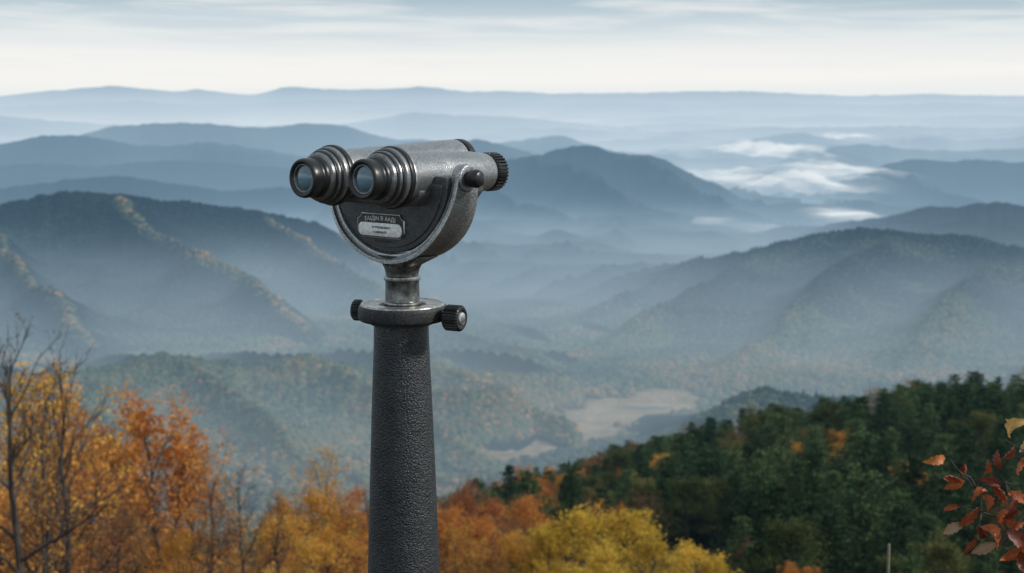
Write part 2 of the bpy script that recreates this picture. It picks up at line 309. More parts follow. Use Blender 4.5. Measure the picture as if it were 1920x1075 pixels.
def scatter(name,label,pts,size,tint,idx,coll,cat):
    n=len(pts); r=np.random.default_rng(n)
    me=bpy.data.meshes.new(name); me.vertices.add(n); me.vertices.foreach_set('co',np.asarray(pts,np.float32).ravel())
    for nm,arr in (('size',size),('tint',tint),('rotz',r.random(n)*6.28)):
        a=me.attributes.new(nm,'FLOAT','POINT'); a.data.foreach_set('value',np.asarray(arr,np.float32))
    a=me.attributes.new('pick','INT','POINT'); a.data.foreach_set('value',np.asarray(idx,np.int32))
    ob=bpy.data.objects.new(name,me); COL.objects.link(ob)
    ng=bpy.data.node_groups.new(name,'GeometryNodeTree')
    ng.interface.new_socket('Geometry',in_out='INPUT',socket_type='NodeSocketGeometry'); ng.interface.new_socket('Geometry',in_out='OUTPUT',socket_type='NodeSocketGeometry')
    a=ng.nodes.new('NodeGroupInput'); b=ng.nodes.new('NodeGroupOutput'); mp=ng.nodes.new('GeometryNodeMeshToPoints'); ip=ng.nodes.new('GeometryNodeInstanceOnPoints')
    ci=ng.nodes.new('GeometryNodeCollectionInfo'); ci.inputs['Collection'].default_value=coll
    ci.inputs['Separate Children'].default_value=True; ci.inputs['Reset Children'].default_value=True
    def na(nm,t):
        q=ng.nodes.new('GeometryNodeInputNamedAttribute'); q.data_type=t; q.inputs['Name'].default_value=nm
        return q.outputs['Attribute']
    L=ng.links.new
    L(a.outputs[0],mp.inputs['Mesh']); L(mp.outputs[0],ip.inputs['Points']); L(ci.outputs[0],ip.inputs['Instance'])
    ip.inputs['Pick Instance'].default_value=True
    L(na('pick','INT'),ip.inputs['Instance Index']); L(na('size','FLOAT'),ip.inputs['Scale'])
    cx=ng.nodes.new('ShaderNodeCombineXYZ'); L(na('rotz','FLOAT'),cx.inputs[2]); L(cx.outputs[0],ip.inputs['Rotation'])
    L(ip.outputs[0],b.inputs[0])
    md=ob.modifiers.new('woods','NODES'); md.node_group=ng
    ob['kind']='stuff'; ob['label']=label; ob['category']=cat
    return ob
R=np.random.default_rng(5)
def samp(n,th0,th1,r0,r1):
    th=R.uniform(th0,th1,n); r=np.sqrt(R.uniform(r0*r0,r1*r1,n)); return th,r
def woods_on(rd,n,name,label,s0,s1,tf,front=1.0,cone=.2):
    th,_=samp(n,max(rd.th0,math.radians(-23)),min(rd.th1,math.radians(23)),1,2)
    rc,zc=rd.crest(th); r=rc+R.uniform(-rd.Wf*front,rd.Wb*.10,n)
    z,sp=rd.height(th,r); g=ground_z(th,r)
    x=r*np.sin(th); y=r*np.cos(th)
    keep=(z>g-2)&((meadow(th,r)<R.random(n)*.9)|(z>g+4))
    th,r,x,y,z,sp=[q[keep] for q in (th,r,x,y,z,sp)]
    sz=R.uniform(s0,s1,len(z)); tn=tf(x,y,z,sp,r,th)
    idx=np.where(R.random(len(z))<cone,R.integers(4,6,len(z)),R.integers(0,4,len(z)))
    scatter(name,label,np.stack([x,y,z-sz*.3],-1),sz,np.clip(tn,0,1),idx,protos,'forest')
def t4(x,y,z,sp,r,th):
    n=fbm(x/160,y/160,4,31); s=sstep(.70,.97,sp)  # orange tint on spur crests paints sunlit ridgelines into the tree colour
    return .0+.14*sstep(.5,.8,n)+s*R.uniform(.15,.9,len(x))*(.4+.6*sstep(.2,.5,fbm(x/200,y/200,3,33)))+sstep(-300,-350,z)*.3*R.random(len(x))
woods_on(R4,60000,'forest','dark wooded mountainside with spur crests tinted rust as if sunlit',3.2,5,t4,cone=0)
def t6(x,y,z,sp,r,th):
    n=fbm(x/120,y/120,4,41); low=sstep(2400,1850,r)
    return .03+.22*sstep(.35,.75,n)+R.random(len(x))**5*.3+low*(.34*R.random(len(x))+.12)
woods_on(R6,56000,'forest','blue-green forest with scattered rust trees on the hill',3.0,4.6,t6,cone=.08)
def t7(x,y,z,sp,r,th):
    n=fbm(x/70,y/70,4,51); return .30+.20*sstep(.35,.75,n)+(R.random(len(x))**5)*.35+sstep(-.06,.06,th)*.22*R.random(len(x))
woods_on(R7,21000,'forest','grey-green and rust forest on low hill',3.4,5.8,t7,1.0,.04)
woods_on(R8,3600,'forest','grey-green woods on the knoll',3.2,5.4,t7,1,.04)
def t9(x,y,z,sp,r,th):
    n=fbm(x/60,y/60,4,61); return .28+.45*sstep(.35,.75,n)*R.uniform(.3,1.1,len(x))
woods_on(R10,9000,'forest','rust and green woods on the valley hillocks',3.2,5.2,t9,1,.05)
woods_on(R9,8500,'forest','rust and tan woods beside the meadow',2.8,4.8,t9,1,.1)
th,r=samp(30000,math.radians(-23),math.radians(23),1020,2450)
z=ground_z(th,r); md_=meadow(th,r); k=md_<R.random(len(th))*.8; th,r,z=th[k],r[k],z[k]; x=r*np.sin(th); y=r*np.cos(th)
scatter('forest','mixed autumn woods on the valley floor',np.stack([x,y,z-1],-1),R.uniform(3.0,5,len(x)),np.clip(.28+.42*sstep(.35,.75,fbm(x/140,y/140,4,71))*R.uniform(.3,1.2,len(x)),0,1),R.integers(0,4,len(x)),protos,'forest')
th,r=samp(9000,math.radians(-23),math.radians(23),480,1020); rc=np.interp(th,thk,rck)
k=r>rc+15; th,r=th[k],r[k]; z=ground_z(th,r); x=r*np.sin(th); y=r*np.cos(th)
scatter('forest','mixed woods on the steep slope to the valley',np.stack([x,y,z],-1),R.uniform(3,5,len(x)),np.clip(.26+.35*sstep(.35,.75,fbm(x/80,y/80,4,81)),0,1),R.integers(0,6,len(x)),protos,'forest')

# ------------------------------------------------------------ tree builder
def tube(vs,fs,pts,rad,n):
    pts=np.asarray(pts); base=len(vs)
    d=np.gradient(pts,axis=0); d/=np.linalg.norm(d,axis=1)[:,None]+1e-9
    ref=np.array([.31,.95,.1]) if abs(d[0][2])>.6 else np.array([0,0,1.0])
    for p,t,r_ in zip(pts,d,rad):
        a=np.cross(t,ref); a/=np.linalg.norm(a)+1e-9; b=np.cross(t,a)
        for k in range(n):
            an=2*PI*k/n; vs.append(p+r_*(math.cos(an)*a+math.sin(an)*b))
    for i in range(len(pts)-1):
        for k in range(n):
            k2=(k+1)%n; fs.append((base+i*n+k,base+i*n+k2,base+(i+1)*n+k2,base+(i+1)*n+k))
def skeleton(seed,H=9.0,spread=3.4,start=.3,nl=13,n2=5,n3=4,up=.35,trunk_r=.16):
    r=np.random.default_rng(seed); vs=[];fs=[];tips=[]
    n=9; tp=np.zeros((n,3)); tp[:,2]=np.linspace(0,H*.92,n); tp[1:,:2]+=np.cumsum(r.normal(size=(n-1,2))*.13,axis=0)
    tr=trunk_r*(1-np.linspace(0,1,n))**.8+.02; tube(vs,fs,tp,tr,7)
    def br(p,d,L,rad,lev):
        k=5 if lev<2 else 4; pts=[p]; q=p.copy(); dd=d.copy()
        for i in range(k-1):
            dd=dd+r.normal(size=3)*.17+np.array([0,0,up*.22]); dd/=np.linalg.norm(dd); q=q+dd*L/(k-1); pts.append(q)
        tube(vs,fs,pts,np.linspace(rad,rad*.3,k),5 if lev==1 else 3)
        if lev==3 or L<.25:
            tips.append(pts[-1]); tips.append(pts[len(pts)//2]); return
        m=n2 if lev==1 else n3
        for i in range(m):
            f=.3+.7*(i+r.random())/m; j=f*(k-1); a=int(min(j,k-2)); pp=pts[a]+(pts[a+1]-pts[a])*(j-a)
            nd=dd+r.normal(size=3)*.6; nd/=np.linalg.norm(nd)
            br(pp,nd,L*(.55-.15*f)*r.uniform(.8,1.25),rad*.45,lev+1)
        tips.append(pts[-1])
    for i in range(nl):
        f=start+(.98-start)*(i+r.random()*.7)/nl; j=f*(n-1); a=int(min(j,n-2)); p=tp[a]+(tp[a+1]-tp[a])*(j-a)
        az=i*2.4+r.random(); g=(f-start)/(1-start)
        el=math.radians(18+50*g+r.uniform(-8,12)); L=spread*(1-.55*abs(g-.3)/.7)*r.uniform(.7,1.2)
        br(p,np.array([math.cos(az)*math.cos(el),math.sin(az)*math.cos(el),math.sin(el)]),L,trunk_r*.4*(1-.6*g),1)
    vs=np.array(vs); tips=np.array(tips); k=10.0/tips[:,2].max()
    vs[:,2]*=k; tips[:,2]*=k
    return vs,fs,tips
def leaves(c,size,seed,flat=0.0):
    r=np.random.default_rng(seed); n=len(c)
    a=r.normal(size=(n,3)); a[:,2]*=(1-flat); a/=np.linalg.norm(a,axis=1)[:,None]
    b=r.normal(size=(n,3)); b[:,2]*=(1-flat); b-=a*np.sum(a*b,axis=1)[:,None]; b/=np.linalg.norm(b,axis=1)[:,None]
    s=size*r.uniform(.6,1.4,n)[:,None]
    V=np.stack([c-a*s,c-b*s*.6,c+a*s,c+b*s*.6],1).reshape(-1,3)
    Fc=np.arange(n*4).reshape(n,4)
    return V,Fc,r.random(n)
def leafcrown(tips,per,sig,size,seed,drop=.12):
    r=np.random.default_rng(seed)
    keep=r.random(len(tips))>drop; t=tips[keep]
    w=r.uniform(.4,1.6,len(t)); cnt=np.floor(per*w+r.random(len(t))).astype(int)
    c=np.repeat(t,cnt,axis=0)+r.normal(size=(cnt.sum(),3))*sig*np.array([1,1,.7])
    return leaves(c,size,seed+1,.25)
def make_broad(seed,mat,per=13,sig=.32,size=.11,drop=.22,**k):
    vs,fs,tips=skeleton(seed,**k)
    tr=mk('trunk',vs,fs,BARK,link=False).data
    V,Fc,rn=leafcrown(tips,per,sig,size,seed+5,drop)
    cr=mk('crown',V,Fc,mat,False,{'rnd':('FACE',rn)},link=False).data
    return tr,cr
LIB={}
for i in range(3):
    LIB['orange',i]=make_broad(20+i,ORANGE,per=11,spread=3.6,size=.10,drop=.42,sig=.30); LIB['yellow',i]=make_broad(30+i,YELLOW,per=12,spread=3.8,drop=.36,sig=.28,size=.105)
    LIB['gold',i]=make_broad(35+i,GOLD,per=10,spread=3.7,size=.10,drop=.42,sig=.30)
    LIB['red',i]=make_broad(40+i,REDB,per=8,drop=.42,sig=.28,size=.10); LIB['brown',i]=make_broad(50+i,BROWN,per=3,size=.09)
    LIB['bare',i]=make_broad(60+i,BROWN,per=.12,size=.05,sig=.1,n2=6,n3=6,spread=3.0,trunk_r=.15)
LIB['sparse',0]=make_broad(70,GOLD,per=4.0,size=.095,sig=.26,n2=6,n3=5,trunk_r=.13,drop=.6)
LIB['sparse',1]=make_broad(71,ORANGE,per=4.2,size=.095,sig=.26,n2=6,n3=5,trunk_r=.13,drop=.58)
LIB['sparse',2]=make_broad(72,ORANGE,per=1.6,size=.085,sig=.25,n2=6,n3=5,trunk_r=.11,drop=.4)
def pine_mesh(seed,quads=3800):
    r=np.random.default_rng(seed); vs=[];fs=[]
    tube(vs,fs,np.array([[0,0,0],[.05,0,4],[0,.05,9.4]]),[.17,.11,.02],6)
    cs=[]; wh=int(r.integers(12,16)); pw=r.uniform(1.2,2.2)
    for i in range(wh):
        h=1.0+8.6*i/wh; rad=2.7*(1-(h/10.2)**pw)*r.uniform(.75,1.12)+.2; nb=int(r.integers(5,8)); a0=r.random()*6.28
        for j in range(nb):
            a=a0+j*2*PI/nb+r.normal()*.2; L=rad*r.uniform(.65,1.2)
            end=np.array([math.cos(a)*L,math.sin(a)*L,h+L*r.uniform(-.05,.3)]); st=np.array([0,0,h])
            tube(vs,fs,[st,(st+end)/2+np.array([0,0,-.05]),end],[.04,.025,.01],3)
            m=max(6,int(quads/(wh*nb)*(.35+rad/2.6)))
            t=r.random(m)**.6; q=st+(end-st)*t[:,None]+r.normal(size=(m,3))*np.array([.28,.28,.17])*(.4+.6*rad/2)
            cs.append(q)
    c=np.concatenate(cs); V,Fc,rn=leaves(c,.14,seed+3,.3)
    return mk('trunk',vs,fs,BARK,link=False).data, mk('crown',V,Fc,PINE,False,{'rnd':('FACE',rn)},link=False).data
for i in range(5): LIB['pine',i]=pine_mesh(80+i)
LIB['olive',0]=make_broad(90,OLIVE,per=14,spread=3.6); LIB['olive',1]=make_broad(91,OLIVE,per=14,spread=3.3)
LBL={'orange':('autumn_tree','orange-leaved autumn tree on the wooded slope'),'yellow':('autumn_tree','golden yellow autumn tree on the wooded slope'),'gold':('autumn_tree','golden orange autumn tree on the wooded slope'),
'red':('autumn_tree','red-brown autumn tree on the wooded slope'),'brown':('autumn_tree','thin brown tree with sparse dry leaves'),
'bare':('bare_tree','bare grey tree with fine twigs'),'sparse':('autumn_tree','half-bare tree with few yellow and orange leaves'),
'pine':('pine_tree','dark green pine on the forested slope'),'olive':('broadleaf_tree','olive green tree among the pines')}
def plant(kind,i,th,r,H,W=None,rz=None,z=None):
    name,lab=LBL[kind]; tr,cr=LIB[kind,i%max(1,sum(1 for k in LIB if k[0]==kind))]
    e=bpy.data.objects.new(name,None); COL.objects.link(e)
    gz=float(ground_z(th,r)) if z is None else z
    e.location=(r*math.sin(th),r*math.cos(th),gz-.2); s=H/10.0
    e.scale=(s*(W or 1),s*(W or 1),s); e.rotation_euler=(0,0,R.random()*6.28 if rz is None else rz)
    e.empty_display_size=.5
    e['label']=lab; e['category']='tree'; e['group']='trees on the slope below the overlook'
    for nm,me in (('trunk',tr),('crown',cr)):
        o=bpy.data.objects.new(nm,me); COL.objects.link(o); o.parent=e
    return e
def at(kind,i,px,ytop,r,W=1.0,rz=None):
    th,t=sight(px,ytop); top=CAMZ+r*t; g=float(ground_z(th,r)); H=max(3.0,top-g)*.99
    plant(kind,i,th,r,H,W*min(1.6,max(.6,12/H))**.5,rz)
for a in [('bare',0,20,565,46,.85),('bare',1,115,590,50,.7),('sparse',0,45,670,58,.8),('sparse',1,100,660,62,.7),('sparse',0,70,690,66,.7),
 ('orange',0,285,722,84,.95),('orange',1,215,790,90,.8),('orange',2,350,790,86,.7),('gold',0,180,800,98,.7),('sparse',2,385,800,70,.8),('bare',0,455,850,78,.7),
 ('gold',0,40,770,74,.6),('orange',1,95,790,78,.6),('sparse',1,150,800,72,.8),('red',0,130,900,66,.9),('brown',0,230,930,55,.9),('brown',1,60,890,48,.9),('brown',2,400,940,60,.8),('orange',1,10,880,58,.8),
 ('gold',2,590,905,118,1.0),('orange',0,540,925,124,.9),('orange',2,650,900,126,.9),('gold',1,515,955,104,.9),('sparse',0,620,830,122,.7),('bare',1,690,880,120,.7),('bare',2,520,900,95,.7),
 ('red',2,870,895,138,1.0),('orange',1,845,930,128,.9),('red',0,935,930,132,1.0),('orange',1,1000,920,136,.9),('orange',0,905,960,112,.9),('brown',1,960,965,100,.9),
 ('yellow',0,1085,938,90,1.15),('yellow',1,1165,950,94,1.05),('yellow',2,1225,985,88,.9),('yellow',0,1290,1012,84,1.1),('yellow',1,1020,985,88,.8),('yellow',2,1130,1010,78,.9),('yellow',1,1335,1035,82,.7),('sparse',0,1120,930,97,.6),
 ('orange',2,1150,872,300,1.0),('red',0,1110,890,290,.9),('gold',1,1050,885,280,.9),('orange',1,1010,895,270,.8),('yellow',1,1362,895,240,.8),('yellow',0,1478,790,345,.7),('brown',2,1400,1000,125,1.1),('brown',0,1440,1020,118,1),('orange',1,1500,1050,100,.8),
 ('bare',1,1800,780,240,1),('bare',2,1850,790,235,1),('brown',0,1760,920,190,1),('brown',2,1880,930,150,1),('pine',0,955,858,255,1),('pine',2,985,885,240,1)]:
    at(*a)
# understorey of the near slope
cx=[-200,0,150,300,430,480,600,700,820,1000,1030,1350,1500,1700,1950]; cy=[915,920,920,940,1010,1015,975,960,955,970,1040,1068,1068,1060,1060]
for i in range(78):
    px=R.uniform(-120,1480); r=R.uniform(70,150); th,_=sight(px,900)
    lim=np.interp(px,cx,cy)+R.uniform(0,50); _,t=sight(px,lim); g=float(ground_z(th,r)); H=CAMZ+r*t-g
    if H<3: continue
    H=min(H,R.uniform(7,12))
    kk=R.choice(['brown','red','orange','sparse','gold','bare'],p=[.20,.10,.30,.16,.16,.08]) if px<480 else R.choice(['orange','red','brown','gold','sparse'],p=[.36,.14,.14,.24,.12])
    plant(str(kk),int(R.integers(0,3)),th,r,H,R.uniform(.8,1.1))
# pines on the spur to the right
P=[]; tries=0
while len(P)<680 and tries<20000:
    tries+=1
    th=math.radians(R.uniform(-2.5,22)); rc=np.interp(th,thk,rck); r=math.sqrt(R.uniform(105**2,(rc+40)**2))
    if th<math.radians(9) and r<160: continue
    x,y=r*math.sin(th),r*math.cos(th)
    if any((x-a)**2+(y-b)**2<22 for a,b,_,_ in P[-400:]): continue
    P.append((x,y,th,r))
P.sort(key=lambda q:q[3])
ind=P[:200]; rest=P[200:]
for x,y,th,r in ind:
    kk='pine'
    u=R.random(); deg=math.degrees(th)
    n=float(fbm(x/45,y/45,3,91))
    if n>.60 and u<.3: kk=str(R.choice(['brown','brown','olive','olive','gold']))
    elif deg<5 and u<.6: kk=str(R.choice(['orange','brown','olive','gold']))
    elif u<.13: kk='olive'
    elif u<.15: kk='gold'
    H=R.uniform(8,14.5)*(1 if kk=='pine' else .75)
    plant(kk,int(R.integers(0,5)),th,r,H,R.uniform(.9,1.3))
pc=bpy.data.collections.new('tree_shapes')
for kk,i in [('pine',0),('pine',1),('pine',2),('pine',3),('pine',4),('olive',0),('olive',1),('brown',0),('brown',1),('orange',2)]:
    o=bpy.data.objects.new('tree_%d'%len(pc.objects),LIB[kk,i][1]); pc.objects.link(o)
pts=[];sz=[];ix=[]
for x,y,th,r in rest:
    pts.append((x,y,float(ground_z(th,r))-.2)); sz.append(R.uniform(.8,1.45))
    deg=math.degrees(th); u=R.random(); n=float(fbm(x/45,y/45,3,91))
    ix.append(int(R.integers(5,9)) if (n>.60 and u<.35) or u<.10 else (int(R.integers(5,10)) if (deg<5 and u<.5) else int(R.integers(0,5))))
scatter('forest','dark green pine wood with a few autumn trees on the spur',pts,sz,np.zeros(len(pts)),ix,pc,'forest')

# ------------------------------------------------------------ valley mist
m,nt=newmat('valley_mist'); a_=N(nt,'ShaderNodeAttribute',attribute_name='alpha'); g=N(nt,'ShaderNodeNewGeometry')
mp=N(nt,'ShaderNodeVectorMath',operation='MULTIPLY'); nt.links.new(g.outputs['Position'],mp.inputs[0]); mp.inputs[1].default_value=(1,.4,2.5)
al=M(nt,'MULTIPLY',a_.outputs['Fac'],RAMP(nt,NOISE(nt,mp.outputs[0],.0036,3,.45),[(.26,(.0,)*3),(.74,(1,)*3)]),clamp=True)
p=princ(nt,(.9,.9,.9),1,0,None,0); tp=N(nt,'ShaderNodeBsdfTransparent'); em=N(nt,'ShaderNodeEmission'); em.inputs[0].default_value=(.78,.84,.87,1)
ad=N(nt,'ShaderNodeMixShader'); ad.inputs[0].default_value=.88; nt.links.new(p,ad.inputs[1]); nt.links.new(em.outputs[0],ad.inputs[2])  # mist sheets glow by emission, standing in for scattered daylight
mx=N(nt,'ShaderNodeMixShader'); nt.links.new(al,mx.inputs[0]); nt.links.new(tp.outputs[0],mx.inputs[1]); nt.links.new(ad.outputs[0],mx.inputs[2]); finish(nt,mx.outputs[0],False)
MIST=m
def mist(px,py,r,wd,wr,h,seed,a0=1):
    th0,t=sight(px,py); z0=CAMZ+r*t
    x0,y0=r*math.sin(th0),r*math.cos(th0)
    u=np.linspace(-1,1,80); U,W=np.meshgrid(u,u,indexing='ij')
    X=x0+U*wd; Y=y0+W*wr; rr=np.sqrt(U**2+W**2)
    n=fbm(X/300,Y/600,5,seed); al=sstep(0,1.3,1-rr+(n-.5)*1.0)*1.5*a0*sstep(1.0,.4,rr)
    Zz=z0+h*(fbm(X/240,Y/320,3,seed+3)-.3)*np.clip(1-rr**2,0,1)*2.0
    o=mk('valley_mist',np.stack([X,Y,Zz],-1),grid_faces(80,80),MIST,True,{'alpha':('POINT',al.ravel())})
    o['kind']='stuff'; o['label']='white mist pooled in the far valley'; o['category']='mist'
mist(1490,345,8300,750,1300,80,1,1.15); mist(1370,335,8700,520,1500,60,2,.75); mist(1590,408,6400,280,800,45,3,.9); mist(1330,418,5900,200,350,25,4,.5)
mist(1450,285,13000,850,2200,100,5,.95); mist(1590,258,17500,500,1700,60,6,.8); mist(1420,430,5600,160,300,22,7,.4); mist(1560,325,8900,550,1400,70,10,.8)

# pond
m,nt=newmat('pond'); finish(nt,princ(nt,(.03,.045,.05),.35)); 
th0,t=sight(1222,766); r0=-341.6/t; an=np.linspace(0,2*PI,40,endpoint=False)
V=np.stack([r0*math.sin(th0)+np.cos(an)*22*(1+.2*np.sin(3*an)),r0*math.cos(th0)+np.sin(an)*7,np.full(40,float(ground_z(th0,r0))+.6)],-1)
o=mk('pond',V,[tuple(range(40))],m,False); o['kind']='structure'

# ------------------------------------------------------------ the viewer
def metal(name,base,met,rough,bs=0,bd=.0004,bstr=.5,wear=None,var=.35,spk=.35,spec=None):
    m,nt=newmat(name); tc=N(nt,'ShaderNodeTexCoord'); O=tc.outputs['Object']
    lo=tuple(c*(1-var) for c in base); hi=tuple(c*(1+var) for c in base)
    c=RAMP(nt,NOISE(nt,O,22,6,.65),[(.3,lo),(.7,hi)])
    if wear:
        g=N(nt,'ShaderNodeNewGeometry')
        pt=RAMP(nt,M(nt,'ADD',g.outputs['Pointiness'],M(nt,'MULTIPLY',M(nt,'SUBTRACT',NOISE(nt,O,70,4),.5),.06)),[(.51,(0,0,0)),(.56,(1,1,1))])
        c=MIX(nt,pt,c,wear)
    rg=RAMP(nt,NOISE(nt,O,45,5),[(.3,(rough*.85,)*3),(.7,(min(1,rough*1.2),)*3)])
    nm=None
    if bs:
        vo=N(nt,'ShaderNodeTexVoronoi'); vo.inputs['Scale'].default_value=bs; nt.links.new(O,vo.inputs['Vector'])
        h=M(nt,'ADD',M(nt,'MULTIPLY',vo.outputs['Distance'],-.7),NOISE(nt,O,bs*.8,3,.6)); nm=bump(nt,h,bstr,bd)
        c=MIX(nt,1.0,c,RAMP(nt,NOISE(nt,O,bs*.9,2,.6),[(.35,(1-spk,)*3),(.65,(1+spk,)*3)]),'MULTIPLY')
    finish(nt,princ(nt,c,rg,met,nm,spec),False); return m
POLE=metal('rough_cast_black_iron',(.034,.038,.042),.35,.40,270,.0024,1,(.09,.09,.09),.3,.5)
SILV=metal('hammered_grey_metal',(.32,.335,.34),.8,.34,340,.0006,.7,(.5,.5,.49),.08,.3)
EYEM=metal('dark_eyepiece_metal',(.14,.15,.155),.75,.32,300,.0003,.5,(.42,.42,.41),.1,.2)
DARK=metal('dark_cast_housing',(.058,.063,.066),.4,.42,340,.0007,.8,(.15,.15,.15),.12,.25)
DISC=metal('dark_collar_iron',(.015,.017,.020),.0,.5,300,.0010,.8,(.05,.05,.05),.2,.4,.3)
YOKE=metal('grey_cast_yoke',(.19,.205,.21),.7,.36,320,.0008,.8,(.5,.51,.51),.1,.3)
WORN=metal('worn_bright_steel',(.34,.335,.32),.9,.34,90,.0004,.4,(.66,.65,.62),.4)
STEM=metal('worn_dark_steel',(.17,.168,.16),.9,.32,90,.0004,.4,(.5,.49,.46),.5)
BLK=metal('black_rubber',(.012,.013,.014),0,.34,0)
BLKM=metal('black_enamel',(.014,.015,.016),.1,.32,0)
BRSS=metal('name_plate_metal',(.84,.83,.81),.4,.42,200,.0003,.4,None,.10,.15)
PLT=metal('name_plate_field',(.045,.043,.041),.4,.45,200,.0003,.4)
INK=metal('name_plate_letters',(.74,.72,.68),.5,.45)
m,nt=newmat('coated_lens')
p=N(nt,'ShaderNodeBsdfPrincipled'); p.inputs['Base Color'].default_value=(.075,.14,.18,1); p.inputs['Roughness'].default_value=.08; p.inputs['Coat Weight'].default_value=1; p.inputs['Coat Roughness'].default_value=.03; p.inputs['Metallic'].default_value=.4
finish(nt,p.outputs[0],False); GLASS=m
SHEAR=[]
def lathe(name,prof,mat,parent,axis='Z',segs=64,off=(0,0,0),knurl=None,ys=None,loc=None,rot=None):
    prof=np.array(prof,float)
    a=np.linspace(0,2*PI,segs,endpoint=False)
    n=len(prof)
    V=np.zeros((segs,n,3))
    for j,(t,r_) in enumerate(prof):
        rr=np.full(segs,r_)
        if knurl and knurl[1]<=t<=knurl[2]: rr=r_*(1+.045*np.sign(np.cos(a*knurl[0]+.01)))
        V[:,j,0]=np.cos(a)*rr; V[:,j,1]=np.sin(a)*rr; V[:,j,2]=t
    if axis=='Y': V=np.stack([V[...,0],V[...,2],-V[...,1]],-1)
    if axis=='X': V=np.stack([V[...,2],V[...,1],-V[...,0]],-1)
    V=V+np.array(off)
    Fc=grid_faces(segs,n,True)
    ob=mk(name,V.reshape(-1,3),Fc,mat,True,parent=parent)
    bm=bmesh.new(); bm.from_mesh(ob.data); bmesh.ops.remove_doubles(bm,verts=bm.verts,dist=1e-6)
    be=[e for e in bm.edges if e.is_boundary]
    if be: bmesh.ops.holes_fill(bm,edges=be,sides=segs+2)
    bmesh.ops.recalc_face_normals(bm,faces=bm.faces)
    bm.to_mesh(ob.data); bm.free()
    ob.data.polygons.foreach_set('use_smooth',np.ones(len(ob.data.polygons),bool))
    ob.data.set_sharp_from_angle(angle=math.radians(32))
    if loc: ob.location=loc
    if rot: ob.rotation_euler=rot
    SHEAR.append(ob)
    return ob
def bev(prof,b=.0012):
    """round the corners of a lathe profile"""
    p=[np.array(q,float) for q in prof]; out=[tuple(p[0])]
    for i in range(1,len(p)-1):
        a,c,d=p[i-1],p[i],p[i+1]; u=a-c; v=d-c; lu,lv=np.linalg.norm(u),np.linalg.norm(v)
        if lu<1e-9 or lv<1e-9: continue
        cs=np.dot(u,v)/(lu*lv)
        if cs<-.94: out.append(tuple(c)); continue
        bb=min(b,lu*.4,lv*.4); A=c+u/lu*bb; B=c+v/lv*bb
        out+= [tuple(A),tuple((A+B)/2*.5+c*.5),tuple(B)]
    out.append(tuple(p[-1])); return out
PX,PY=-.2335,3.0
tv=bpy.data.objects.new('tower_viewer',None); COL.objects.link(tv); tv.location=(PX,PY,0)
tv['label']='grey metal coin-operated binocular viewer on black cast pole'; tv['category']='binocular viewer'
lathe('pole',bev([(0,0),(0,.135),(.018,.135),(.024,.128),(.03,.10),(.06,.095),(.3,.0865),(.57,.0785),(.8,.0705),(.95,.0648),(1.03,.0612),(1.08,.0592),(1.121,.0585),(1.121,0)],.003),POLE,tv,segs=96,off=(-.003,0,0))
tt=lathe('turntable',bev([(1.126,0),(1.126,.088),(1.129,.0935),(1.134,.0950),(1.151,.0950),(1.159,.0925),(1.1595,.03)],.0015),DISC,tv,segs=96)
lathe('bearing_ring',bev([(1.1590,.050),(1.1615,.052),(1.1615,.082),(1.1630,.083),(1.1630,.0880),(1.1605,.0900),(1.1590,.0900)],.0008),WORN,tt,segs=96)
lathe('collar',bev([(1.118,0),(1.118,.066),(1.1265,.066),(1.1265,0)],.001),DISC,tv,segs=72,off=(-.002,0,0))
def knob(name,ang,parent,base,shaft,length,rad,z,face=None):
    k=lathe(name,bev([(base,0),(base,.011),(shaft,.011),(shaft,rad*.86),(shaft+.004,rad),(shaft+length-.004,rad),(shaft+length,rad*.88),(shaft+length-.001,rad*.6),(shaft+length-.003,rad*.55),(shaft+length-.003,0)],.001),BLKM,parent,axis='X',segs=96,knurl=(24,shaft+.003,shaft+length-.003),off=(0,0,0))
    k.location=(0,0,z); k.rotation_euler=(0,0,ang)
    c=lathe('knob_cap',[(shaft+length-.0035,0),(shaft+length-.0035,rad*.52),(shaft+length+.0005,rad*.48),(shaft+length+.002,rad*.3),(shaft+length+.0025,0)],WORN if ang<1 else BLKM,k,axis='X',segs=40)
    return k
k1=knob('clamp_knob',math.radians(-26),tv,.085,.106,.038,.0265,1.139)
k2=knob('clamp_knob',math.radians(163),tv,.085,.093,.020,.022,1.143)
st=lathe('stem',bev([(1.16,0),(1.16,.040),(1.166,.040),(1.168,.0365),(1.212,.036),(1.213,.039),(1.221,.039),(1.223,.0345),(1.236,.037),(1.246,.045),(1.253,.060),(1.262,.082),(1.268,.096),(1.268,0)],.0012),STEM,tv,segs=72)
for v in st.data.vertices:
    if v.co.z>1.224:
        r_=math.hypot(v.co.x,v.co.y)
        if r_>.037: v.co.y*=.037/r_*(1+.2*(r_-.037)/.05)
YAW=math.radians(40); ZC=1.436; HSC=1.05
st.rotation_euler=(0,0,-YAW)
def hp(ob):   # place a part in the head's frame
    ob.location=(0,0,ZC); ob.rotation_euler=(0,0,-YAW); ob.scale=(HSC,HSC,HSC); return ob
